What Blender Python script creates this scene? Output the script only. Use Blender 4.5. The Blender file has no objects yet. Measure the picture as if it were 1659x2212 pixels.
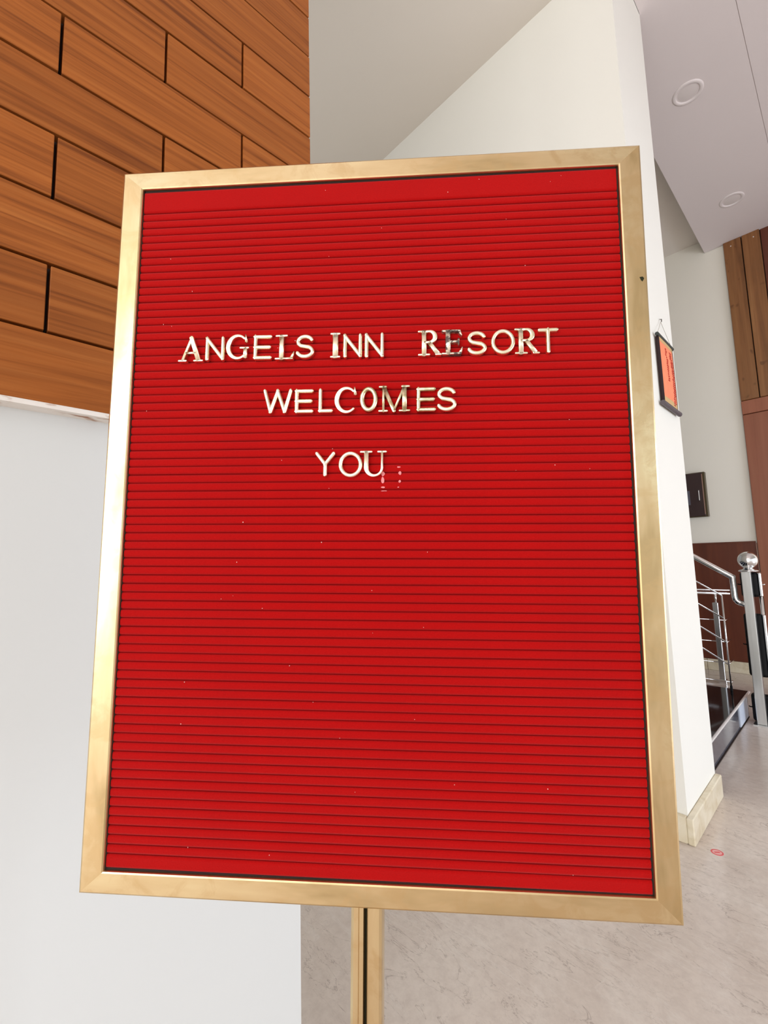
import bpy, bmesh, math, random
from mathutils import Vector, Matrix
random.seed(7)
SC = bpy.context.scene
COL = SC.collection

# ------------------------------------------------------------------ camera
cam = bpy.data.cameras.new('camera')
cam.sensor_fit = 'VERTICAL'; cam.sensor_height = 36.0
cam.lens = 981.736 / 2212 * 36.0
cam.clip_start = 0.01; cam.clip_end = 60
cam_o = bpy.data.objects.new('camera', cam); COL.objects.link(cam_o)
CR = Vector((0.69135692, 0.72201055, -0.0269513))
CU = Vector((0.09588812, -0.05471717, 0.99388707))
CF = Vector((-0.71612225, 0.68971501, 0.10706133))
CAM = Vector((0, 0, 1.15))
cam_o.matrix_world = Matrix(((CR.x, CU.x, -CF.x, CAM.x), (CR.y, CU.y, -CF.y, CAM.y), (CR.z, CU.z, -CF.z, CAM.z), (0, 0, 0, 1)))
SC.camera = cam_o

# ------------------------------------------------------------------ world, lights, exposure
w = bpy.data.worlds.new('daylight'); SC.world = w; w.use_nodes = True
bg = w.node_tree.nodes['Background']
bg.inputs[0].default_value = (0.93, 0.97, 1.0, 1); bg.inputs[1].default_value = 1.0
def area(name, loc, target, sx, sy, power, col):
    l = bpy.data.lights.new(name, 'AREA'); l.shape = 'RECTANGLE'; l.size = sx; l.size_y = sy
    l.energy = power; l.color = col
    o = bpy.data.objects.new(name, l); COL.objects.link(o); o.location = loc
    o.rotation_euler = (Vector(target) - Vector(loc)).to_track_quat('-Z', 'Y').to_euler()
    return o
area('entrance_daylight', (0.9, -4.2, 2.0), (-0.6, 2.2, 1.6), 4.5, 3.2, 135, (1.0, 0.985, 0.955))
area('side_window_daylight', (4.2, 3.2, 1.1), (-0.6, 3.2, 0.4), 3.0, 1.9, 95, (0.80, 0.87, 1.0))
SC.view_settings.view_transform = 'Standard'; SC.view_settings.look = 'None'
SC.view_settings.gamma = 1.0; SC.view_settings.use_curve_mapping = False
SC.view_settings.exposure = 0.25

# ------------------------------------------------------------------ material helpers
def lin(r, g, b):
    f = lambda c: (c / 255 / 12.92) if c / 255 <= 0.04045 else ((c / 255 + 0.055) / 1.055) ** 2.4
    return (f(r), f(g), f(b), 1)
class NT:
    def __init__(s, name):
        s.m = bpy.data.materials.new(name); s.m.use_nodes = True
        s.t = s.m.node_tree; s.n = s.t.nodes; s.b = s.n['Principled BSDF']
    def node(s, typ, **kw):
        n = s.n.new(typ)
        for k, v in kw.items(): setattr(n, k, v)
        return n
    def link(s, a, b): s.t.links.new(a, b)
    def coords(s, scale=(1, 1, 1), rot=(0, 0, 0), rnd=False, src='Object'):
        tc = s.node('ShaderNodeTexCoord'); mp = s.node('ShaderNodeMapping')
        mp.inputs['Scale'].default_value = scale; mp.inputs['Rotation'].default_value = rot
        if rnd:
            oi = s.node('ShaderNodeObjectInfo'); vm = s.node('ShaderNodeVectorMath', operation='MULTIPLY')
            cb = s.node('ShaderNodeCombineXYZ')
            for i in range(3): s.link(oi.outputs['Random'], cb.inputs[i])
            s.link(cb.outputs[0], vm.inputs[0]); vm.inputs[1].default_value = (31.7, 53.1, 17.3)
            ad = s.node('ShaderNodeVectorMath', operation='ADD')
            s.link(tc.outputs[src], ad.inputs[0]); s.link(vm.outputs[0], ad.inputs[1]); s.link(ad.outputs[0], mp.inputs[0])
        else: s.link(tc.outputs[src], mp.inputs[0])
        return mp.outputs[0]
    def noise(s, vec, scale, detail=4, rough=.55, dist=0):
        n = s.node('ShaderNodeTexNoise'); n.inputs['Scale'].default_value = scale; n.inputs['Detail'].default_value = detail
        n.inputs['Roughness'].default_value = rough; n.inputs['Distortion'].default_value = dist
        s.link(vec, n.inputs['Vector']); return n.outputs['Fac']
    def ramp(s, fac, stops, interp='LINEAR'):
        r = s.node('ShaderNodeValToRGB'); r.color_ramp.interpolation = interp
        e = r.color_ramp.elements
        while len(e) < len(stops): e.new(0.5)
        for el, (p, c) in zip(e, stops): el.position = p; el.color = c
        s.link(fac, r.inputs[0]); return r.outputs[0]
    def mix(s, fac, a, b, mode='MIX'):
        m = s.node('ShaderNodeMix', data_type='RGBA', blend_type=mode)
        for sock, v in ((m.inputs[0], fac), (m.inputs[6], a), (m.inputs[7], b)):
            if isinstance(v, (int, float, tuple)): sock.default_value = v
            else: s.link(v, sock)
        return m.outputs[2]
    def bump(s, h, strength, dist):
        b = s.node('ShaderNodeBump'); b.inputs['Strength'].default_value = strength; b.inputs['Distance'].default_value = dist
        s.link(h, b.inputs['Height']); s.link(b.outputs[0], s.b.inputs['Normal'])
    def set(s, **kw):
        for k, v in kw.items():
            k = {'color': 'Base Color', 'rough': 'Roughness', 'metal': 'Metallic', 'spec': 'Specular IOR Level', 'coat': 'Coat Weight', 'coatr': 'Coat Roughness', 'sheen': 'Sheen Weight'}[k]
            if isinstance(v, (int, float, tuple)): s.b.inputs[k].default_value = v
            else: s.link(v, s.b.inputs[k])
        return s
g = lambda v: (v, v, v, 1)

def mat_paint(name, c, rough=.6):
    t = NT(name); v = t.coords()
    n = t.noise(v, 2.2, 3)
    col = t.mix(n, tuple(x * .965 for x in c[:3]) + (1,), c)
    t.set(color=col, rough=rough, spec=.25); t.bump(t.noise(v, 160, 2), .04, .002); return t.m
M = {}
M['white'] = mat_paint('white_wall_paint', lin(221, 222, 220))
M['cream'] = mat_paint('cream_wall_paint', lin(246, 244, 236))
M['cream_back'] = mat_paint('back_wall_cream_paint', lin(247, 243, 231))
M['ceil'] = mat_paint('ceiling_paint', lin(230, 222, 212))
M['soffit'] = mat_paint('soffit_paint', lin(229, 219, 218))
M['chip'] = (lambda t: (t.set(color=t.ramp(t.noise(t.coords((1, .35, 1)), 60, 4), [(.3, lin(240, 234, 228)), (.56, lin(236, 228, 220)), (.66, lin(170, 120, 90))]), rough=.6), t.m)[1])(NT('chipped_white_edge'))

def mat_wood(name, dark, mid, light, axis, rough=.38, scale=1.0, contrast=1.0, coat=.15, spec=.4, grain=1.0, knots=False):
    t = NT(name)
    st = [38 * grain] * 3; st[axis] = 1.6
    v = t.coords(tuple(x * scale for x in st), rnd=True)
    n1 = t.noise(v, 1.0, 6, .6, .6)
    st2 = [150, 150, 150]; st2[axis] = 5
    v2 = t.coords(tuple(x * scale for x in st2), rnd=True)
    n2 = t.noise(v2, 1.0, 3, .6)
    vb = t.coords((5, 5, 5), rnd=True); n3 = t.noise(vb, 1.0, 3)
    c = t.ramp(n1, [(.5 - .2 * contrast, dark), (.5, mid), (.5 + .22 * contrast, light)])
    c = t.mix(t.ramp(n2, [(.42, g(.28)), (.6, g(0))]), c, dark)
    c = t.mix(t.ramp(n3, [(.35, g(.0)), (.7, g(.35))]), c, mid)
    if knots: c = t.mix(t.ramp(t.noise(t.coords((1, 1, .7), rnd=True), 17, 1, .4), [(.68, g(0)), (.76, g(.75))]), c, dark)
    oi = t.node('ShaderNodeObjectInfo')
    hv = t.node('ShaderNodeHueSaturation'); t.link(c, hv.inputs['Color'])
    mr = t.node('ShaderNodeMapRange'); t.link(oi.outputs['Random'], mr.inputs[0]); mr.inputs[3].default_value = .88; mr.inputs[4].default_value = 1.1
    t.link(mr.outputs[0], hv.inputs['Value'])
    t.set(color=hv.outputs[0], rough=rough, spec=spec, coat=coat, coatr=.3)
    t.bump(n2, .12, .001); return t.m
M['plank'] = mat_wood('teak_plank', lin(104, 52, 18), lin(160, 90, 37), lin(172, 103, 48), 1, grain=2.2, rough=.5, coat=0, spec=.2)
M['backwood'] = mat_wood('knotty_brown_plank', lin(104, 64, 30), lin(146, 96, 54), lin(166, 116, 70), 2, scale=.35, knots=True)
M['doorwood'] = mat_wood('reddish_door_veneer', lin(132, 76, 52), lin(156, 94, 68), lin(166, 106, 78), 2, rough=.5, scale=.3, contrast=1.4)
M['wains'] = mat_wood('dark_brown_veneer', lin(78, 34, 18), lin(98, 46, 26), lin(110, 56, 32), 2, rough=.45, scale=.3, contrast=1.4)
M['joint'] = NT('dark_joint').set(color=lin(38, 20, 12), rough=.8).m

def mat_brass(name, axis):
    t = NT(name)
    st = [60, 60, 60]; st[axis] = 4
    v = t.coords(tuple(st), rnd=True); n = t.noise(v, 1, 5, .65)
    sb = [26, 26, 26]; sb[axis] = 7
    vb = t.coords(tuple(sb), rnd=True); nb = t.noise(vb, 1.2, 4, .5, .2)
    c = t.ramp(nb, [(.34, (.50, .36, .18, 1)), (.45, (.66, .49, .27, 1)), (.56, (.72, .56, .32, 1)), (.66, (.79, .65, .39, 1))])
    c = t.mix(t.ramp(n, [(.5, g(0)), (.72, g(.25))]), c, (.64, .46, .22, 1))
    ns = t.noise(t.coords((42, 42, 42), rnd=True), 1.0, 5, .6, .6)
    c = t.mix(t.ramp(ns, [(.48, g(0)), (.6, g(.5))]), c, (.60, .41, .20, 1))
    r = t.ramp(nb, [(.3, g(.45)), (.7, g(.24))])
    t.set(color=c, metal=1.0, rough=r); t.bump(n, .05, .0006); return t.m
M['brass_x'] = mat_brass('brushed_brass_horizontal', 0)
M['brass_y'] = mat_brass('brushed_brass_upright', 1)
M['brass_z'] = mat_brass('brushed_brass_pole', 2)
M['slot'] = NT('dark_slot').set(color=lin(40, 42, 20), rough=.5, metal=.6).m

t = NT('red_felt'); v = t.coords(rnd=False)
n = t.noise(v, 900, 3, .7); nb = t.noise(v, 14, 3)
c = t.mix(n, lin(149, 6, 7), lin(181, 10, 9)); c = t.mix(t.ramp(nb, [(.3, g(.3)), (.6, g(0))]), c, lin(150, 8, 10))
t.set(color=c, rough=.95, spec=.08, sheen=.08); t.bump(n, .35, .0006); M['felt'] = t.m
M['felt_back'] = NT('dark_red_backing').set(color=lin(112, 5, 7), rough=.95, spec=.05).m
M['shadow_gap'] = NT('dark_shadow_gap').set(color=lin(34, 14, 10), rough=.9).m  # near-black colour for the shadow line painted around the felt
M['residue'] = NT('pale_residue').set(color=lin(226, 130, 132), rough=.7).m
M['lint'] = NT('lint').set(color=lin(235, 190, 180), rough=.8).m

t = NT('pale_gold_letter'); v = t.coords((60, 60, 60), rnd=True); n = t.noise(v, 2.5, 4)
t.set(color=t.ramp(n, [(.3, (.88, .76, .50, 1)), (.6, (.97, .90, .72, 1))]), metal=1.0, rough=t.ramp(n, [(.3, g(.3)), (.7, g(.18))])); M['gold'] = t.m
t = NT('tarnished_gold_letter'); v = t.coords((70, 70, 70), rnd=True); n = t.noise(v, 3.2, 5, .65)
f_ = t.ramp(n, [(.47, g(0)), (.52, g(1))])
t.set(color=t.mix(f_, (.10, .07, .06, 1), (.9, .78, .62, 1)), metal=t.ramp(n, [(.47, g(.2)), (.52, g(1))]), rough=.35); M['gold_worn'] = t.m
t = NT('dull_gold_letter'); v = t.coords((60, 60, 60), rnd=True); n = t.noise(v, 2.5, 4)
t.set(color=t.ramp(n, [(.35, (.45, .36, .2, 1)), (.6, (.88, .8, .56, 1))]), metal=1.0, rough=.25); M['gold_dull'] = t.m

# marble floor
t = NT('grey_beige_marble')
v = t.coords((1, 1, 1), (0, 0, .45))
n1 = t.noise(v, 1.7, 6, .6, .8)
base = t.ramp(n1, [(.3, lin(202, 187, 176)), (.5, lin(216, 203, 193)), (.7, lin(227, 217, 208))])
n4 = t.noise(v, 34, 5, .7)
base = t.mix(t.ramp(n4, [(.35, g(.3)), (.6, g(0))]), base, lin(182, 166, 158))
wv = t.coords((1.0, 3.1, 1), (0, 0, .75))
nn = t.noise(wv, 2.3, 6, .62, 1.1)
def vein(src, c0, wd, st):
    m1 = t.node('ShaderNodeMath', operation='SUBTRACT'); t.link(src, m1.inputs[0]); m1.inputs[1].default_value = c0
    m2 = t.node('ShaderNodeMath', operation='ABSOLUTE'); t.link(m1.outputs[0], m2.inputs[0])
    return t.ramp(m2.outputs[0], [(0, g(st)), (wd, g(0))])
base = t.mix(vein(nn, .5, .006, .5), base, lin(128, 110, 102))
base = t.mix(vein(t.noise(wv, 5.0, 5, .6, 1.4), .57, .009, .22), base, lin(140, 122, 114))
base = t.mix(vein(t.noise(wv, 3.4, 4, .6, .8), .43, .02, .35), base, lin(224, 216, 208))
t.set(color=base, rough=.16, spec=.5); M['floor'] = t.m
t = NT('beige_stone_skirting'); v = t.coords(); n = t.noise(v, 9, 5, .6, 1)
t.set(color=t.ramp(n, [(.3, lin(206, 190, 156)), (.55, lin(228, 217, 192)), (.75, lin(236, 227, 206))]), rough=.3); M['skirt'] = t.m
t = NT('black_granite'); v = t.coords(); n = t.noise(v, 70, 4)
t.set(color=t.ramp(n, [(.4, lin(14, 14, 16)), (.75, lin(40, 40, 44))]), rough=.07, spec=.6); M['granite'] = t.m
t = NT('grey_granite_riser'); v = t.coords(); n = t.noise(v, 40, 4)
t.set(color=t.ramp(n, [(.4, lin(74, 74, 82)), (.75, lin(112, 112, 122))]), rough=.1, spec=.7); M['riser'] = t.m
M['panel_white'] = NT('pale_blue_white_panel').set(color=lin(214, 224, 240), rough=.3).m
t = NT('chrome'); n = t.noise(t.coords(), 30, 2); t.set(color=(.86, .87, .88, 1), metal=1.0, rough=t.ramp(n, [(.3, g(.06)), (.7, g(.11))])); M['chrome'] = t.m
t = NT('brushed_steel'); n = t.noise(t.coords((60, 60, 3)), 1, 3); t.set(color=t.ramp(n, [(.3, (.62, .63, .62, 1)), (.7, (.72, .73, .73, 1))]), metal=1.0, rough=.28); M['steel'] = t.m
M['alu'] = NT('satin_aluminium').set(color=(.93, .93, .94, 1), metal=.7, rough=.4).m
M['black'] = NT('black_vinyl').set(color=lin(10, 10, 13), rough=.5, spec=.2).m
M['boxbrown'] = NT('dark_brown_cabinet').set(color=lin(54, 34, 34), rough=.4).m
M['boxedge'] = NT('olive_brown_frame').set(color=lin(74, 60, 30), rough=.35).m
M['label'] = NT('grey_label').set(color=lin(92, 92, 104), rough=.5).m
M['cloth'] = (lambda t: (t.set(color=t.mix(t.noise(t.coords(), 40, 3), lin(244, 132, 92), lin(252, 152, 114)), rough=.85), t.m)[1])(NT('orange_cloth'))
M['cloth_end'] = NT('tan_cloth').set(color=lin(206, 172, 120), rough=.85).m
M['hem'] = NT('dark_hem').set(color=lin(40, 18, 20), rough=.8).m
M['rod_dark'] = NT('dark_green_rod').set(color=lin(44, 50, 46), rough=.5).m
M['rod_grey'] = NT('grey_rod').set(color=lin(84, 74, 80), rough=.5).m
M['ink'] = NT('red_ink').set(color=lin(190, 52, 34), rough=.8).m
M['cord'] = NT('cord').set(color=lin(150, 140, 124), rough=.8).m
M['nail'] = NT('nail').set(color=lin(90, 84, 76), rough=.4, metal=.8).m
M['sticker'] = NT('red_sticker').set(color=lin(222, 92, 96), rough=.4).m
M['sticker_in'] = NT('pink_sticker_print').set(color=lin(238, 176, 176), rough=.4).m
M['lamp_rim'] = NT('white_lamp_rim').set(color=lin(232, 223, 222), rough=.35).m
M['lamp_glass'] = NT('frosted_diffuser').set(color=lin(222, 213, 211), rough=.5).m
M['screw'] = NT('bright_screw').set(color=(.95, .9, .84, 1), metal=.9, rough=.25).m
M['bead'] = NT('pale_bead').set(color=lin(170, 130, 112), rough=.5).m

# ------------------------------------------------------------------ geometry helpers
def obj(name, bm, mat, parent=None, mw=None, smooth=False):
    me = bpy.data.meshes.new(name)
    bmesh.ops.recalc_face_normals(bm, faces=bm.faces)
    bm.to_mesh(me); bm.free()
    return link(name, me, mat, parent, mw, smooth)
def link(name, me, mat, parent=None, mw=None, smooth=False):
    if mat is not None and not me.materials: me.materials.append(mat)
    if smooth:
        for p in me.polygons: p.use_smooth = True
    o = bpy.data.objects.new(name, me); COL.objects.link(o)
    if mw is not None: o.matrix_basis = mw
    if parent is not None:
        o.parent = parent; o.matrix_parent_inverse = WORLD[parent.name].inverted()
    WORLD[o.name] = mw.copy() if mw is not None else Matrix.Identity(4)
    return o
WORLD = {}
def empty(name, loc):
    o = bpy.data.objects.new(name, None); COL.objects.link(o); o.location = loc; o.empty_display_size = .05
    WORLD[o.name] = Matrix.Translation(loc); return o
def tag(o, label, cat, group=None):
    o['label'] = label; o['category'] = cat
    if group: o['group'] = group
    return o
def struct(o): o['kind'] = 'structure'; return o
def box(x0, x1, y0, y1, z0, z1, bev=0, seg=2, bm=None):
    bm = bm or bmesh.new()
    r = bmesh.ops.create_cube(bm, size=1)
    for v in r['verts']:
        v.co = Vector(((x0 + x1) / 2 + v.co.x * (x1 - x0), (y0 + y1) / 2 + v.co.y * (y1 - y0), (z0 + z1) / 2 + v.co.z * (z1 - z0)))
    if bev:
        es = {e for v in r['verts'] for e in v.link_edges}
        bmesh.ops.bevel(bm, geom=list(es), offset=bev, segments=seg, affect='EDGES', profile=.5)
    return bm
def cbox(name, x0, x1, y0, y1, z0, z1, mat, parent=None, bev=0, seg=2):
    """box whose object origin is its centre"""
    c = Vector(((x0 + x1) / 2, (y0 + y1) / 2, (z0 + z1) / 2)); h = ((x1 - x0) / 2, (y1 - y0) / 2, (z1 - z0) / 2)
    return obj(name, box(-h[0], h[0], -h[1], h[1], -h[2], h[2], bev, seg), mat, parent, Matrix.Translation(c))
def tube(pts, r, n=12, bm=None, caps=True):
    bm = bm or bmesh.new(); pts = [Vector(p) for p in pts]; rings = []
    prev = None
    for i, p in enumerate(pts):
        a = (pts[i] - pts[i - 1]).normalized() if i else (pts[1] - pts[0]).normalized()
        b = (pts[i + 1] - pts[i]).normalized() if i < len(pts) - 1 else a
        d = (a + b).normalized(); k = 1 / max(.35, a.dot(d))
        if prev is None:
            up = Vector((0, 0, 1)) if abs(d.z) < .9 else Vector((1, 0, 0))
            s = d.cross(up).normalized()
        else: s = (prev - d * prev.dot(d)).normalized()
        prev = s; q = d.cross(s)
        ax = (b - a)
        ring = []
        for j in range(n):
            an = 2 * math.pi * j / n; off = s * math.cos(an) * r + q * math.sin(an) * r
            if ax.length > 1e-4:
                e = ax.normalized(); off += e * off.dot(e) * (k - 1)
            ring.append(bm.verts.new(p + off))
        rings.append(ring)
    for A, B in zip(rings, rings[1:]):
        for j in range(n): bm.faces.new((A[j], A[(j + 1) % n], B[(j + 1) % n], B[j]))
    if caps: bm.faces.new(rings[0][::-1]); bm.faces.new(rings[-1])
    return bm
def lathe(prof, n=32, bm=None):
    bm = bm or bmesh.new(); rings = []
    for r, z in prof:
        rings.append([bm.verts.new((r * math.cos(2 * math.pi * j / n), r * math.sin(2 * math.pi * j / n), z)) for j in range(n)] if r > 1e-6 else [bm.verts.new((0, 0, z))])
    for A, B in zip(rings, rings[1:]):
        for j in range(n):
            k = (j + 1) % n
            if len(A) == 1 and len(B) == 1: continue
            if len(A) == 1: bm.faces.new((A[0], B[j], B[k]))
            elif len(B) == 1: bm.faces.new((A[j], A[k], B[0]))
            else: bm.faces.new((A[j], A[k], B[k], B[j]))
    return bm

# ------------------------------------------------------------------ structure
ZC, ZS = 4.155, 4.234          # ceiling over the near side, soffit over the far side
struct(cbox('floor', -4.2, 7.0, -7.0, 5.75, -.12, 0, M['floor']))
struct(cbox('ceiling', -4.2, -.582, -3.2, 2.3, ZC, ZC + .3, M['ceil']))
so = struct(cbox('ceiling', -.575, 3.2, -3.2, 5.75, ZS + .004, ZS + .3, M['soffit']))
cbox('soffit_panel', -.58, -.188, -3.2, 2.705, ZS, ZS + .004, M['soffit'], so)
cbox('soffit_panel', -.82, -.188, 2.705, 5.505, ZS, ZS + .004, M['soffit'], so)
cbox('soffit_panel', -.185, 3.2, -3.2, 5.505, ZS - .001, ZS + .004, M['soffit'], so)
cbox('soffit_beam', -.82, -.575, 2.705, 5.505, ZS + .004, ZS + .3, M['soffit'], so)
struct(cbox('ceiling', -4.2, -.82, 2.3, 5.75, ZS + .14, ZS + .4, M['ceil']))
wl = struct(cbox('wall_left', -1.02, -.78, -2.6, .509, 0, ZC, M['white']))
struct(cbox('wall_middle', -4.2, -.582, 2.21, 2.712, 0, ZS + .2, M['cream']))
wb = struct(cbox('wall_back', -4.2, 3.2, 5.509, 5.75, 0, ZS + .3, M['cream_back']))
struct(cbox('wall_far_left', -4.4, -4.2, -3.2, 5.75, 0, ZS + .3, M['white']))
struct(cbox('wall_right_light_block', 3.2, 3.4, -3.2, 5.75, 2.2, ZS + .3, M['white']))  # unseen upper wall, added to cut the side light high up
# wooden cladding of the left wall: each plank a piece
cl = cbox('cladding_backing', -.785, -.768, -2.6, .522, 1.378, ZC, M['joint'], wl)
cbox('cladding_ledge', -.785, -.7515, -2.6, .526, 1.371, 1.3785, M['chip'], wl)
P0, PP, GAP = 1.378, .1003, .0042
plank_mesh = {}
def plank(y0, y1, z0, z1):
    key = (round(y1 - y0, 3), round(z1 - z0, 3))
    if key not in plank_mesh:
        me = bpy.data.meshes.new('plank'); hy, hz = (y1 - y0) / 2, (z1 - z0) / 2
        bm = box(-.01, .01, -hy, hy, -hz, hz, .0009, 1); bmesh.ops.recalc_face_normals(bm, faces=bm.faces); bm.to_mesh(me); bm.free(); plank_mesh[key] = me
    d = random.uniform(-.0006, .0006)
    link('plank', plank_mesh[key], M['plank'], wl, Matrix.Translation((-.76 + d, (y0 + y1) / 2, (z0 + z1) / 2)))
row = 0; z = P0
while z < ZC - .02:
    z1 = min(z + PP, ZC + GAP / 2)
    ends = [.369 if row % 2 else .228]
    while ends[-1] > -1.9: ends.append(ends[-1] - .287)
    edges = [.528 + GAP / 2] + ends
    for a, b in zip(edges[1:], edges): plank(a + GAP / 2, b - GAP / 2, z + (GAP / 2 if row else 0), z1 - GAP / 2)
    z = z1; row += 1
# skirting of the middle wall
def skirt(name, segs, parent_kind='structure'):
    root = None
    for s in segs:
        o = cbox(name if root is None else 'skirting_stone', *s, M['skirt'], root, bev=.004, seg=1)
        if root is None: root = struct(o)
skirt('baseboard_middle', [(-.582, -.556, 2.182, 2.71, 0, .1), (-1.5, -.5825, 2.182, 2.21, 0, .1), (-4.2, -1.503, 2.182, 2.21, 0, .1)])
skirt('baseboard_back', [(-1.15, -.668, 5.487, 5.509, 0, .106), (-2.6, -1.153, 5.487, 5.509, 0, .106)])
skirt('baseboard_left', [(-.78, -.762, -2.6, .50, 0, .1)])
# back wall panelling
wn = struct(cbox('trim_1', -1.5, -.672, 5.494, 5.509, .107, 1.236, M['wains'], None, .002, 1))
cbox('cap_strip', -1.5, -.672, 5.488, 5.509, 1.230, 1.243, M['wains'], wn)
cbox('bead', -.6715, -.6655, 5.486, 5.509, .0, 1.225, M['bead'], wn)
dr = struct(cbox('door_1', -.660, .45, 5.478, 5.509, 0, 2.455, M['doorwood'], None, .003, 1))
cbox('door_rail', -.660, .45, 5.470, 5.509, 2.460, 2.590, M['doorwood'], dr, .003, 1)
for k, (a, b) in enumerate(((-.660, -.521), (-.513, -.378))):
    p = cbox('door_plank', a, b, 5.474, 5.509, 2.596, ZS, M['backwood'], dr, .003, 1)
    sx = (-.601, -.424)[k]
    obj('screw', lathe([(0, .004), (.005, .003), (.0065, 0), (0, 0)], 10), M['screw'], p, Matrix.Translation((sx, 5.474, 4.175)) @ Matrix.Rotation(math.pi / 2, 4, 'X'))
cbox('door_plank', -.372, .45, 5.494, 5.509, 2.596, ZS, M['wains'], dr, .003, 1)
cbox('door_plank_gap', -.66, .45, 5.503, 5.5095, 2.4, ZS, M['joint'], dr)

# ------------------------------------------------------------------ downlights
def downlight(x, y, label):
    t_ = empty('ceiling_downlight', (x, y, ZS))
    tag(t_, label, 'downlight', 'downlights in the pale soffit')
    m = Matrix.Translation((x, y, ZS)) @ Matrix.Rotation(math.pi, 4, 'X')
    obj('rim', lathe([(.064, -.004), (.066, .002), (.072, .006), (.082, .0055), (.090, .002), (.091, -.002)], 40), M['lamp_rim'], t_, m, True)
    obj('diffuser', lathe([(0, .003), (.05, .002), (.066, -.002)], 40), M['lamp_glass'], t_, m, True)
downlight(-.508, 3.44, 'round white downlight in the soffit nearest the top of the picture')
downlight(-.487, 4.83, 'round white downlight in the soffit closer to the wood panelled door')

# ------------------------------------------------------------------ letter board stand
SX = Vector((.73820663, .67389678, -.03023398)); SY = Vector((.0277411, .01445402, .99951064)); SN = Vector((.67400401, -.7386841, -.00802459))
S0 = Vector((-.27268272, .24709394, 1.19619822))
SM = Matrix(((SX.x, SY.x, SN.x, S0.x), (SX.y, SY.y, SN.y, S0.y), (SX.z, SY.z, SN.z, S0.z), (0, 0, 0, 1)))
W2, H2, BD = .2286, .3063, .0191       # half outer size, border
base_pt = SM @ Vector((-.001, -1.196 / SY.z, -.02))
root = empty('letter_board_stand', (base_pt.x, base_pt.y, 0))
tag(root, 'tall red felt letter board in a brass frame on a brass pole', 'letter board')
def bar(p_out0, p_out1, p_in1, p_in0, mat, D=.024):
    """mitred frame bar with a rounded front, in board coordinates (front face at z=0)"""
    bm = bmesh.new(); A, B, C_, D_ = [Vector((*p, 0)) for p in (p_out0, p_out1, p_in1, p_in0)]
    prof = [(0, -D), (0, -.0022), (.035, -.0008), (.11, 0), (.93, 0), (.985, -.0006), (1.0, -.0016), (1.0, -D)]
    e0 = [bm.verts.new(A.lerp(D_, s) + Vector((0, 0, z))) for s, z in prof]
    e1 = [bm.verts.new(B.lerp(C_, s) + Vector((0, 0, z))) for s, z in prof]
    n = len(prof)
    for i in range(n): bm.faces.new((e0[i], e0[(i + 1) % n], e1[(i + 1) % n], e1[i]))
    bm.faces.new(e0[::-1]); bm.faces.new(e1)
    return obj('frame_bar', bm, mat, root, SM)
o_ = [(-W2, H2), (W2, H2), (W2, -H2), (-W2, -H2)]; i_ = [(-W2 + BD + .0005, H2 - BD + .002), (W2 - BD, H2 - BD + .0015), (W2 - BD, -H2 + BD - .001), (-W2 + BD + .0005, -H2 + BD - .002)]
bar(o_[0], o_[1], i_[1], i_[0], M['brass_x']); bar(o_[1], o_[2], i_[2], i_[1], M['brass_y'])
bar(o_[2], o_[3], i_[3], i_[2], M['brass_x']); bar(o_[3], o_[0], i_[0], i_[3], M['brass_y'])
obj('back_panel', box(-W2 + .004, W2 - .004, -H2 + .004, H2 - .004, -.026, -.0215), M['slot'], root, SM)
FZ = -.0024
fp = obj('felt_panel', box(-W2 + .012, W2 - .012, -H2 + .012, H2 - .012, -.0205, FZ - .0012), M['felt_back'], root, SM)
FW = W2 - BD - .0012
def strip_mesh(h):
    bm = bmesh.new(); hh = h / 2; r = .0019
    prof = [(-hh, -.002), (-hh, -.0010), (-hh + .00045, -.00055), (-hh + .001, -.0002), (-hh + r, 0), (hh - r, 0), (hh - .001, -.0002), (hh - .00045, -.00055), (hh, -.0010), (hh, -.002)]
    a = [bm.verts.new((-FW, y, z)) for y, z in prof]; b = [bm.verts.new((FW, y, z)) for y, z in prof]
    for i in range(len(prof) - 1): bm.faces.new((a[i], a[i + 1], b[i + 1], b[i]))
    bm.faces.new(a[::-1]); bm.faces.new(b)
    bmesh.ops.recalc_face_normals(bm, faces=bm.faces)
    me = bpy.data.meshes.new('felt_strip'); bm.to_mesh(me); bm.free(); me.materials.append(M['felt']); return me
NS, YT, YB = 77, .2672, -.2775
pit = (YT - YB) / NS; sm = strip_mesh(pit - .0010)
for k in range(NS):
    link('felt_strip', sm, M['felt'], fp, SM @ Matrix.Translation((0, YB + (k + .5) * pit, FZ + random.uniform(-.00015, .00015))) @ Matrix.Rotation(random.uniform(-.0006, .0006), 4, 'Z'))
top_h = (H2 - BD + .0002) - YT
link('felt_strip', strip_mesh(top_h), M['felt'], fp, SM @ Matrix.Translation((0, YT + top_h / 2 + .0004, FZ)))
bot_h = YB - (-H2 + BD - .0002)
link('felt_strip', strip_mesh(bot_h), M['felt'], fp, SM @ Matrix.Translation((0, YB - bot_h / 2 - .0004, FZ)))
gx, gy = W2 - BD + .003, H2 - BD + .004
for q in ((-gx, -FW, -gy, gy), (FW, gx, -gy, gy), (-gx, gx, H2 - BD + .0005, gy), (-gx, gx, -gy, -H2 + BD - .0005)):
    obj('shadow_gap', box(q[0], q[1], q[2], q[3], FZ - .0032, FZ - .0006), M['shadow_gap'], root, SM)  # added dark strips paint the shade line between frame and felt
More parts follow.
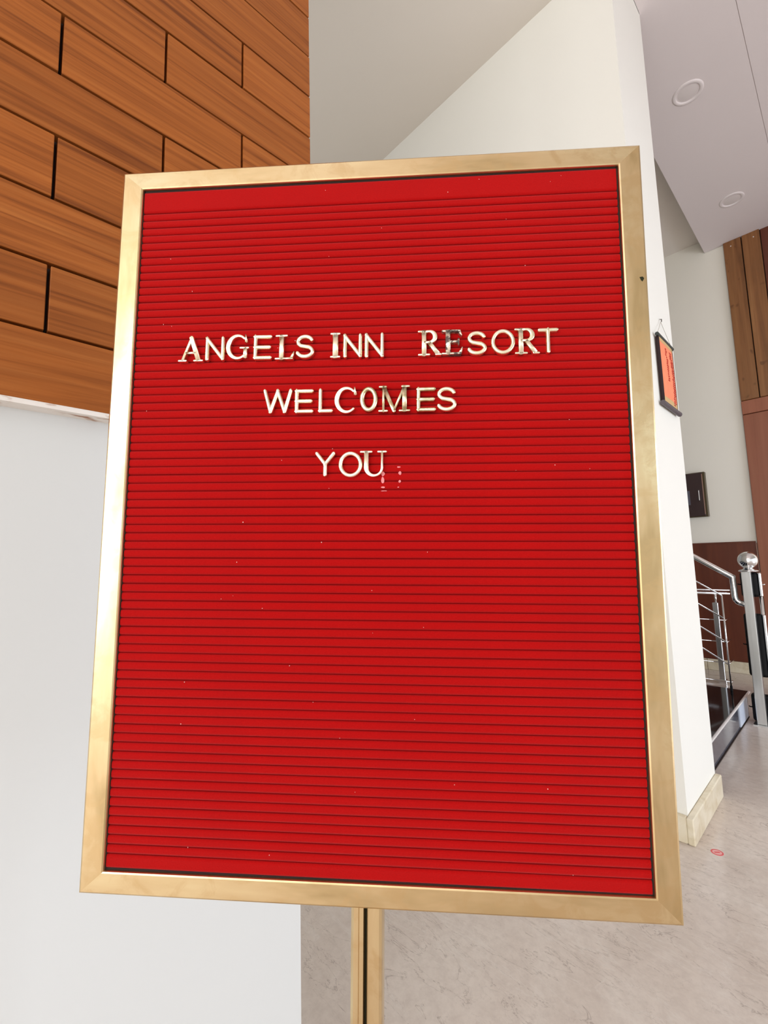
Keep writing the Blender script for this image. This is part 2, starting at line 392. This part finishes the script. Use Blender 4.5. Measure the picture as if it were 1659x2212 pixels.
# pole: brass channel with a dark slot, then a foot on the floor
def prism(pts, z0, z1):
    bm = bmesh.new(); a = [bm.verts.new((x, y, z0)) for x, y in pts]; b = [bm.verts.new((x, y, z1)) for x, y in pts]
    for i in range(len(pts)): bm.faces.new((a[i], a[(i + 1) % len(pts)], b[(i + 1) % len(pts)], b[i]))
    bm.faces.new(a[::-1]); bm.faces.new(b); return bm
PM = SM @ Matrix.Translation((-.001, 0, -.012)) @ Matrix.Rotation(-math.pi / 2, 4, 'X')   # local z = down the pole? set below
PM = SM @ Matrix(((1, 0, 0, -.001), (0, 0, 1, 0), (0, -1, 0, -.0135), (0, 0, 0, 1)))      # local (x, y, z) -> board (x, z up, -y out)
pw = .0119
L0, L1 = -1.180, -H2 + .001
left_half = [(-pw, -.012), (-pw, .0095), (-pw + .002, .0115), (-.0062, .0115), (-.0058, .0100), (-.0026, .0100), (-.0021, .0085), (-.0021, -.012)]
right_half = [(.0, -.012), (.0, .0095), (.0008, .0115), (pw - .0025, .0115), (pw - .0006, .0105), (pw, .0085), (pw, -.012)]
fl = lambda P: [(x, -y) for x, y in P]
obj('pole', prism(fl(left_half), L0, L1), M['brass_z'], root, PM)
obj('pole', prism(fl(right_half), L0, L1), M['brass_z'], root, PM)
obj('pole_slot', prism(fl([(-.003, -.011), (-.003, .004), (.001, .004), (.001, -.011)]), L0, L1), M['slot'], root, PM)
obj('foot', lathe([(0, 0), (.15, 0), (.152, .004), (.150, .009), (.06, .016), (.03, .022), (.022, .034), (0, .034)], 48), M['brass_x'], root, Matrix.Translation((base_pt.x, base_pt.y, 0)), True)
bm = bmesh.new()
nk = [(.2216, .1870), (.2240, .1874), (.2252, .1858), (.2238, .1832), (.2226, .1844)]
vs = [bm.verts.new((x, y, .0002)) for x, y in nk]; vb = [bm.verts.new((x, y, -.0004)) for x, y in nk]; bm.faces.new(vs)
for i in range(5): bm.faces.new((vs[i], vb[i], vb[(i + 1) % 5], vs[(i + 1) % 5]))
obj('dark_chip', bm, M['slot'], root, SM)
# scuffs and lint on the felt
def blob(cx, cy, w_, h_, z_, bm, n=9):
    vs = [bm.verts.new((cx + w_ * math.cos(2 * math.pi * i / n) * random.uniform(.55, 1), cy + h_ * math.sin(2 * math.pi * i / n) * random.uniform(.55, 1), z_)) for i in range(n)]
    vb = [bm.verts.new((v.co.x, v.co.y, z_ - .0003)) for v in vs]
    bm.faces.new(vs)
    for i in range(n): bm.faces.new((vs[i], vb[i], vb[(i + 1) % n], vs[(i + 1) % n]))
for cx, cy, a, b in ((.0105, .0255, .0013, .0022), (.0100, .0205, .0015, .0030), (.0104, .0143, .0016, .0007), (.0110, .0113, .0026, .0004), (.0243, .0262, .0012, .0018), (.0241, .0192, .0011, .0014), (.0232, .0310, .0014, .0006), (.0228, .0143, .0008, .0004)):
    bm = bmesh.new(); blob(cx, cy, a * 1.25, b * 1.2, FZ + .00025, bm); obj('residue_mark', bm, M['residue'], fp, SM)
bm = bmesh.new()
for _ in range(46):
    blob(random.uniform(-.2, .2), random.uniform(-.285, .285), random.uniform(.0002, .0005), random.uniform(.0002, .0006), FZ + .0002, bm, 5)
lo = obj('lint', bm, M['lint'], fp, SM); lo['kind'] = 'stuff'

# ------------------------------------------------------------------ gold letters
LH = .0042
def sweep(bm, pts, ws, round_=(True, True), h=LH, ridge=True):
    """stroke along a 2D centreline, width per point, crowned or flat bevelled section"""
    pts = [Vector(p) for p in pts]
    if isinstance(ws, (int, float)): ws = [ws] * len(pts)
    def ext(p, d, w_):
        return [(p + d * w_ * .5 * s, w_ * math.sqrt(max(0, 1 - s * s)) + w_ * .06) for s in (.4, .75, .93, 1.0)]
    P = list(zip(pts, ws))
    if round_[0]: P = ext(pts[0], (pts[0] - pts[1]).normalized(), ws[0])[::-1] + P
    if round_[1]: P = P + ext(pts[-1], (pts[-1] - pts[-2]).normalized(), ws[-1])
    rings = []
    for i, (p, w_) in enumerate(P):
        a = (P[i][0] - P[i - 1][0]).normalized() if i else (P[1][0] - P[0][0]).normalized()
        b = (P[i + 1][0] - P[i][0]).normalized() if i < len(P) - 1 else a
        d = (a + b).normalized(); n = Vector((-d.y, d.x)); k = 1 / max(.5, a.dot(d))
        if ridge: sec = [(-.5, 0), (-.5, .62), (-.40, .86), (-.2, .98), (.2, .98), (.40, .86), (.5, .62), (.5, 0)]
        else: sec = [(-.5, 0), (-.5, .86), (-.44, .97), (-.36, 1), (.36, 1), (.44, .97), (.5, .86), (.5, 0)]
        rings.append([bm.verts.new((p.x + n.x * s * w_ * k, p.y + n.y * s * w_ * k, z_ * h)) for s, z_ in sec])
    for A, B in zip(rings, rings[1:]):
        for j in range(7): bm.faces.new((A[j], A[j + 1], B[j + 1], B[j]))
    bm.faces.new(rings[0]); bm.faces.new(rings[-1][::-1])
def arc(cx, cy, rx, ry, a0, a1, n=16):
    return [(cx + rx * math.cos(math.radians(a0 + (a1 - a0) * i / n)), cy + ry * math.sin(math.radians(a0 + (a1 - a0) * i / n))) for i in range(n + 1)]
def closed(bm, cx, cy, rx, ry, w_, n=40, ridge=True, wf=None):
    rings = []
    for i in range(n):
        a = 2 * math.pi * i / n; d = Vector((rx * math.cos(a), ry * math.sin(a)))
        nn_ = Vector((ry * math.cos(a), rx * math.sin(a))).normalized()
        ww = wf(a) if wf else w_
        rings.append([bm.verts.new((cx + d.x + nn_.x * s * ww, cy + d.y + nn_.y * s * ww, z_ * LH)) for s, z_ in [(-.5, 0), (-.5, .62), (-.40, .86), (-.2, .98), (.2, .98), (.40, .86), (.5, .62), (.5, 0)]])
    for i in range(n):
        A, B = rings[i], rings[(i + 1) % n]
        for j in range(7): bm.faces.new((A[j], A[j + 1], B[j + 1], B[j]))
def letter_mesh(ch, w_, h_, serif):
    bm = bmesh.new(); t_ = .0035; e = t_ / 2
    S = lambda pts, ws=t_: sweep(bm, pts, ws)
    F = lambda pts, ws, rd=(False, False): sweep(bm, pts, ws, rd, ridge=False)
    x0, x1, y0, y1 = e, w_ - e, e, h_ - e; ym = h_ / 2
    tk, tn, sf = .0040, .0020, .0017       # serif face: thick, thin, slab
    def foot(x, y, wd, up): F([(x - wd / 2, y + sf / 2 * up), (x + wd / 2, y + sf / 2 * up)], sf, (True, True))
    if not serif:
        if ch == 'N': S([(x0, y0), (x0, y1)]); S([(x0, y1), (x1, y0)]); S([(x1, y0), (x1, y1)])
        elif ch == 'E':
            S([(x0, y0), (x0, y1)])
            for y, q in ((y0, x1), (ym, x1 - .0008), (y1, x1)): S([(x0, y), (q, y)])
        elif ch == 'L': S([(x0, y1), (x0, y0)]); S([(x0, y0), (x1, y0)])
        elif ch == 'T': S([(x0, y1), (x1, y1)]); S([(w_ / 2, y1), (w_ / 2, y0)])
        elif ch == 'W':
            S([(x0, y1), (w_ * .26, y0)]); S([(w_ * .26, y0), (w_ * .5, y1)]); S([(w_ * .5, y1), (w_ * .74, y0)]); S([(w_ * .74, y0), (x1, y1)])
        elif ch == 'Y': S([(x0, y1), (w_ / 2, ym)]); S([(x1, y1), (w_ / 2, ym)]); S([(w_ / 2, ym), (w_ / 2, y0)])
        elif ch in 'O0': closed(bm, w_ / 2, h_ / 2, w_ / 2 - e, h_ / 2 - e, t_ if ch == 'O' else t_ * 1.15)
        elif ch == 'S':
            ry = (y1 - y0) / 4; rx = (x1 - x0) / 2; cx = w_ / 2
            top = arc(cx, y1 - ry, rx * .95, ry, 20, 250, 18); bot = arc(cx, y0 + ry, rx, ry, 70, -160, 18)
            S(top[:-1] + bot[1:])
    else:
        if ch == 'I':
            F([(w_ / 2, 0), (w_ / 2, h_)], tk + .0008); foot(w_ / 2, 0, w_ - sf, 1); foot(w_ / 2, h_, w_ - sf, -1)
        elif ch == 'L':
            x = w_ * .33; F([(x, 0), (x, h_)], tk); foot(x, h_, w_ * .52, -1); foot(x - .0004, 0, w_ * .5, 1)
            F([(x, sf / 2), (w_ - .0016, sf / 2)], sf); F([(w_ - .0028, sf * .6), (w_ - .0006, h_ * .30)], [.0030, .0008])
        elif ch == 'A':
            F([(w_ * .14, .0006), (w_ * .5, h_ - .001)], tn + .0004, (False, True)); F([(w_ * .5, h_ - .0006), (w_ * .84, .0006)], tk, (True, False))
            F([(w_ * .27, h_ * .36), (w_ * .72, h_ * .36)], tn); foot(w_ * .15, 0, w_ * .3, 1); foot(w_ * .83, 0, w_ * .34, 1)
        elif ch == 'R':
            x = w_ * .26; F([(x, 0), (x, h_)], tk); foot(x, 0, w_ * .44, 1); F([(x - w_ * .22, h_ - sf / 2), (x, h_ - sf / 2)], sf, (True, False))
            bowl = [(x, h_ - .0009), (w_ * .48, h_ - .0009)] + arc(w_ * .5, h_ * .745, w_ * .24, h_ * .215, 84, -84, 12) + [(w_ * .48, h_ * .53), (x, h_ * .53)]
            n = len(bowl); ws = [tn + (tk - tn) * math.sin(math.pi * min(1, max(0, (i - 1) / (n - 3)))) ** 1.5 for i in range(n)]
            F(bowl, ws); F([(w_ * .48, h_ * .53), (w_ * .86, .0012)], [tk * .8, tk]); foot(w_ * .88, 0, w_ * .2, 1)
        elif ch == 'E':
            x = w_ * .28; F([(x, 0), (x, h_)], tk); foot(x, 0, w_ * .5, 1); foot(x, h_, w_ * .5, -1)
            F([(x, sf / 2), (w_ - .0016, sf / 2)], sf); F([(x, h_ - sf / 2), (w_ - .0022, h_ - sf / 2)], sf); F([(x, h_ * .52), (w_ * .78, h_ * .52)], tn)
            F([(w_ - .0026, sf * .6), (w_ - .0006, h_ * .28)], [.0028, .0008]); F([(w_ - .0030, h_ - sf * .6), (w_ - .0012, h_ * .76)], [.0026, .0008]); F([(w_ * .79, h_ * .40), (w_ * .79, h_ * .64)], [.0012, .0016])
        elif ch in 'CG':
            pts = arc(w_ * .53, h_ / 2, w_ * .53 - tk / 2, h_ / 2 - tn / 2, 48, 312, 30)
            ws = [tn + (tk - tn) * math.sin(math.pi * i / 30) ** 2 for i in range(31)]
            F(pts, ws, (True, True)); F([(w_ * .86, h_ * .99), (w_ * .90, h_ * .70)], [.0011, .0026])
            if ch == 'G': F([(w_ * .86, h_ * .06), (w_ * .86, h_ * .48)], tk * .85); foot(w_ * .82, h_ * .5, w_ * .34, -1)
        elif ch == 'M':
            F([(w_ * .14, 0), (w_ * .14, h_)], tn); foot(w_ * .13, 0, w_ * .25, 1); foot(w_ * .12, h_, w_ * .2, -1)
            F([(w_ * .15, h_ - .001), (w_ * .49, .001)], [tk * .95, tk * .8], (False, True)); F([(w_ * .49, .001), (w_ * .83, h_ - .001)], tn)
            F([(w_ * .84, 0), (w_ * .84, h_)], tk); foot(w_ * .84, 0, w_ * .31, 1); foot(w_ * .88, h_, w_ * .22, -1)
        elif ch == 'U':
            x = w_ * .22; xr = w_ * .85
            pts = [(x, h_), (x, h_ * .36)] + arc((x + xr) / 2, h_ * .36, (xr - x) / 2, h_ * .36 - tn / 2, 180, 360, 16)[1:] + [(xr, h_)]
            n = len(pts); F(pts, [tk if i < 3 else tk + (tn - tk) * min(1, (i - 2) / 8) for i in range(n)])
            foot(x - .0001, h_, w_ * .42, -1); foot(xr, h_, w_ * .3, -1)
    return bm
LETTERS = [
 ('A', -.1667, -.1463, .1247, .1465, 1, 'first letter of the top line', 0), ('N', -.1441, -.1269, .1253, .1468, 0, 'right after the letter A in the top line', 0),
 ('G', -.1255, -.1058, .1257, .1479, 1, 'the only G in the top line', 0), ('E', -.1015, -.0852, .1251, .1472, 0, 'between G and L in the top line', 0),
 ('L', -.0823, -.065, .1243, .1463, 1, 'between E and S in the top line', 0), ('S', -.0647, -.0482, .125, .1463, 0, 'last letter of the first word', 0),
 ('I', -.0346, -.026, .1247, .1466, 1, 'the only I on the board', 0), ('N', -.0239, -.0075, .1246, .1456, 0, 'next to the letter I in the top line', 0),
 ('N', -.0055, .0112, .1241, .1456, 0, 'last letter of the short second word', 0), ('R', .0397, .0589, .1243, .1463, 1, 'first letter of the third word in the top line', 0),
 ('E', .0598, .077, .1249, .1461, 1, 'dark and flaking, in the top line', 1), ('S', .08, .0966, .124, .1449, 0, 'between the flaking E and the O in the top line', 0),
 ('O', .0998, .1197, .1239, .1459, 0, 'between S and R in the top line', 0), ('R', .1191, .1386, .1236, .1457, 1, 'between O and T in the top line', 0),
 ('T', .1381, .1546, .124, .1457, 0, 'last letter of the top line', 0), ('W', -.0917, -.0663, .0773, .0986, 0, 'first letter of the middle line', 0),
 ('E', -.0644, -.0482, .0772, .0982, 0, 'second letter of the middle line', 0), ('L', -.0443, -.0316, .0772, .0983, 0, 'third letter of the middle line', 0),
 ('C', -.0305, -.0109, .0766, .099, 1, 'in the middle line', 0), ('0', -.0091, .0057, .0776, .099, 0, 'narrow, between C and M in the middle line', 2),
 ('M', .0073, .0322, .0769, .0992, 1, 'in the middle line', 2), ('E', .038, .0541, .0767, .0975, 0, 'tarnished, next to last in the middle line', 2),
 ('S', .0546, .0712, .0766, .0975, 0, 'last letter of the middle line', 0), ('Y', -.0461, -.0291, .0232, .0441, 0, 'first letter of the bottom line', 0),
 ('O', -.0266, -.0065, .0223, .0443, 0, 'round, in the bottom line', 0), ('U', -.0078, .0128, .0226, .0443, 1, 'last letter of the bottom line', 0)]
for ch, a, b, c_, d_, sf_, where, mt in LETTERS:
    o = obj('sign_letter', letter_mesh(ch, b - a, d_ - c_, sf_), (M['gold'], M['gold_worn'], M['gold_dull'])[mt], None,
            SM @ Matrix.Translation((a, c_, FZ - .0004)) @ Matrix.Rotation(random.uniform(-.012, .012), 4, 'X') @ Matrix.Rotation(random.uniform(-.03, .03), 4, 'Y'), True)
    tag(o, 'gold %s letter %s, %s' % ('serif' if sf_ else 'sans', 'O' if ch == '0' else ch, where), 'letter', 'gold letters on the red board')

# ------------------------------------------------------------------ hanging scroll on the wall end
sc_ = empty('hanging_scroll', (-.582, 2.5, 1.84)); tag(sc_, 'small orange cloth scroll with dark rods hanging on the white wall end', 'scroll')
def sheet(y0, y1, z0, z1, off, mat, name, parent, th=.0015, ny=6, nz=14):
    bm = bmesh.new()
    f_ = lambda y, z: -.582 + off + .008 * math.sin((z - 1.85) / .34 * math.pi) * (.5 + .5 * math.cos((y - 2.5) / .26 * math.pi * 2))
    gr = [[[bm.verts.new((f_(y0 + (y1 - y0) * i / ny, z0 + (z1 - z0) * k / nz) - s * th, y0 + (y1 - y0) * i / ny, z0 + (z1 - z0) * k / nz)) for k in range(nz + 1)] for i in range(ny + 1)] for s in (0, 1)]
    for s in (0, 1):
        for i in range(ny):
            for k in range(nz): bm.faces.new((gr[s][i][k], gr[s][i + 1][k], gr[s][i + 1][k + 1], gr[s][i][k + 1]))
    for i in range(ny):
        for k in (0, nz): bm.faces.new((gr[0][i][k], gr[0][i + 1][k], gr[1][i + 1][k], gr[1][i][k]))
    for k in range(nz):
        for i in (0, ny): bm.faces.new((gr[0][i][k], gr[0][i][k + 1], gr[1][i][k + 1], gr[1][i][k]))
    return obj(name, bm, mat, parent, None, True)
cl_ = sheet(2.385, 2.605, 1.852, 2.178, .018, M['cloth'], 'cloth', sc_)
sheet(2.387, 2.603, 1.853, 1.885, .0188, M['cloth_end'], 'cloth_end_band', cl_)
sheet(2.387, 2.603, 2.158, 2.177, .0188, M['cloth_end'], 'cloth_end_band', cl_)
sheet(2.379, 2.387, 1.852, 2.178, .0190, M['hem'], 'hem', cl_, .014, 2)
sheet(2.602, 2.609, 1.852, 2.178, .0190, M['hem'], 'hem', cl_, .003, 2)
obj('top_rod', tube([(-.566, 2.365, 2.184), (-.566, 2.622, 2.184)], .0085), M['rod_dark'], sc_)
obj('bottom_rod', tube([(-.566, 2.358, 1.847), (-.566, 2.366, 1.847), (-.566, 2.645, 1.847)], .0115), M['rod_grey'], sc_)
obj('cord', tube([(-.566, 2.378, 2.19), (-.574, 2.488, 2.288), (-.566, 2.612, 2.19)], .0009, 6), M['cord'], sc_)
obj('nail', tube([(-.582, 2.515, 2.315), (-.572, 2.500, 2.306), (-.570, 2.487, 2.288)], .002, 6), M['nail'], sc_)
random.seed(3)
bm = bmesh.new()
for col_, n_, hmax in ((2.545, 26, .024), (2.462, 16, .012)):
    for k in range(n_):
        zz = 2.135 - k * .0105; yy = col_ + random.uniform(-.006, .006) + k * .0006
        xx = -.582 + .0185 + .008 * math.sin((zz - 1.85) / .34 * math.pi) * (.5 + .5 * math.cos((yy - 2.5) / .26 * math.pi * 2))
        box(xx - .0004, xx + .0014, yy - random.uniform(.3, 1) * hmax, yy + random.uniform(.3, 1) * hmax, zz - .0027, zz + .0027, 0, 1, bm)
pm_ = obj('printed_script', bm, M['ink'], cl_); pm_['kind'] = 'stuff'

# ------------------------------------------------------------------ wall cabinet on the back wall
kc = empty('wall_cabinet', (-1.19, 5.509, 1.5)); tag(kc, 'small dark brown cabinet with a metal handle on the back wall', 'cabinet')
cbox('body', -1.375, -1.008, 5.455, 5.509, 1.505, 1.957, M['boxedge'], kc, .004, 1)
d_ = cbox('door', -1.37, -1.028, 5.447, 5.456, 1.512, 1.950, M['boxbrown'], kc, .003, 1)
cbox('door_edge_strip', -1.0345, -1.029, 5.4445, 5.449, 1.53, 1.935, M['bead'], d_)
obj('handle', tube([(-1.066, 5.448, 1.778), (-1.066, 5.430, 1.768), (-1.066, 5.430, 1.672), (-1.066, 5.448, 1.662)], .005, 8), M['chrome'], d_)
cbox('label_plate', -1.24, -1.148, 5.445, 5.448, 1.632, 1.777, M['label'], d_)

# ------------------------------------------------------------------ staircase
st = empty('staircase', (-.645, 3.4, 0)); tag(st, 'polished black granite steps rising behind the white wall end', 'staircase')
for k in range(4):
    xf = -.645 - .285 * k; z0 = .168 * k; z1 = z0 + .168
    s_ = cbox('step', xf - .30 if k < 3 else xf - 1.2, xf - .004, 2.72, 4.13, z0, z1 - .02, M['riser'], st)
    cbox('tread', xf - .30 if k < 3 else xf - 1.2, xf + .004, 2.72, 4.14, z1 - .02, z1, M['granite'], s_, .002, 1)
    obj('nosing', tube([(xf + .007, 2.72, z1 - .006), (xf + .007, 4.142, z1 - .006)], .008, 8), M['alu'], s_)
    if k == 0:
        cbox('end_panel', xf - .004, xf + .001, 3.79, 4.07, .012, z1 - .022, M['panel_white'], s_)
        cbox('skirting_line', xf - .004, xf + .003, 2.72, 4.10, 0, .006, M['joint'], s_)

# stair railing beside the newel
RY = 3.985
ra = empty('stair_railing', (-.72, RY, .168)); tag(ra, 'sloping chrome stair handrail with thin rods beside the ball topped post', 'railing')
sl = math.tan(math.radians(34.4))
hx, hz = -.637, .972
pts = [(-1.75, RY, hz + (hx + 1.75) * sl), (hx, RY, hz), (hx + .003, RY, .835)] + [(hx + .003 + .045 * (1 - math.cos(a)), RY, .835 - .045 * math.sin(a)) for a in (.4, .8, 1.2, 1.5)] + [(-.575, RY - .02, .785)]
obj('handrail', tube(pts, .019, 16), M['chrome'], ra, None, True)
QY, qx = 4.08, -.726
obj('upright_rod', tube([(qx, QY, .835), (qx, QY, .18)], .0055, 8), M['chrome'], ra, None, True)
obj('rod_socket', tube([(qx, QY, .168), (qx, QY, .20)], .008, 10), M['black'], ra)
for zz in (.835, .670, .502, .347):
    obj('sloping_rod', tube([(qx, QY, zz), (-1.75, QY, zz + (1.75 + qx) * sl * .98)], .0055, 8), M['chrome'], ra, None, True)

# level railing standing on the floor by the back wall
LY = 5.0
lr = empty('level_railing', (-.94, LY, 0)); tag(lr, 'level steel railing with a square post in front of the brown wainscot', 'railing')
for zz, rr in ((.812, .0065), (.782, .011)):
    obj('top_rail', tube([(-2.3, LY, zz), (-.828, LY, zz)], rr, 10), M['chrome'], lr, None, True)
cbox('square_post', -.963, -.922, LY - .02, LY + .02, 0.03, .70, M['steel'], lr, .003, 1)
cbox('post_shoe', -.970, -.914, LY - .028, LY + .028, 0, .034, M['chrome'], lr, .003, 1)
obj('post_pin', tube([(-.937, LY, .70), (-.937, LY, .775)], .009, 10), M['chrome'], lr, None, True)
for zz in (.548, .360, .178, .02):
    obj('level_rod', tube([(-2.3, LY, zz), (-.885, LY, zz), (-.885, LY + .20, zz)], .0045, 8), M['chrome'], lr, None, True)

# newel post with a ball, and the black padded stand right behind it
nx, ny = -.556, 3.972
nw = empty('newel_post', (nx, ny, 0)); tag(nw, 'square chrome newel post topped with a mirror ball', 'post')
cbox('shaft', nx - .026, nx + .026, ny - .026, ny + .026, .006, 1.012, M['steel'], nw, .003, 2)
cbox('floor_plate', nx - .045, nx + .045, ny - .045, ny + .038, 0, .006, M['steel'], nw)
fm = Matrix.Translation((nx + .014, ny, 1.012))
obj('flange', lathe([(0, 0), (.056, 0), (.058, .004), (.05, .010), (.03, .016), (.026, .024), (0, .024)], 28), M['chrome'], nw, fm, True)
bm = bmesh.new(); bmesh.ops.create_uvsphere(bm, u_segments=40, v_segments=24, radius=.058)
obj('ball', bm, M['chrome'], nw, Matrix.Translation((nx + .016, ny, 1.088)), True)
bk = empty('panel_stand', (nx, ny + .08, 0)); tag(bk, 'stand of three stacked black rounded panels with chrome edges behind the newel post', 'stand')
for (za, zb, xa, xb) in ((.835, 1.005, -.602, -.500), (.300, .722, -.606, -.500), (.004, .186, -.612, -.492)):
    p = cbox('black_panel', xa, xb, 4.012, 4.062, za, zb, M['black'], bk, .018, 3)
    cbox('chrome_edge', xb - .001, xb + .016, 4.012, 4.062, za + .004, zb - .004, M['chrome'], p, .007, 3)
    zm = (za + zb) / 2
    for s_, x_ in ((1, xb + .015), (-1, xa)):
        obj('peg', tube([(x_ - .004 * s_, 4.02, zm), (x_ + .010 * s_, 4.02, zm), (x_ + .016 * s_, 4.02, zm + .004)], .004, 8), M['chrome'] if s_ > 0 else M['black'], p, None, True)
obj('support_tube', tube([(-.50, 4.045, .0), (-.50, 4.045, 1.0)], .010, 10), M['chrome'], bk, None, True)

# floor sticker
fs = obj('floor_sticker', lathe([(0, .0004), (.0205, .0004), (.021, 0)], 32), M['sticker_in'], None, Matrix.Translation((-.492, 2.205, 0)))
tag(fs, 'small round red sticker on the marble floor near the wall corner', 'sticker')
obj('ring', lathe([(.0155, .0006), (.0205, .0006), (.021, 0)], 32), M['sticker'], fs, Matrix.Translation((-.492, 2.205, 0)))
obj('centre_mark', box(-.010, .010, -.004, .004, .0003, .0007), M['sticker'], fs, Matrix.Translation((-.492, 2.205, 0)) @ Matrix.Rotation(.7, 4, 'Z'))
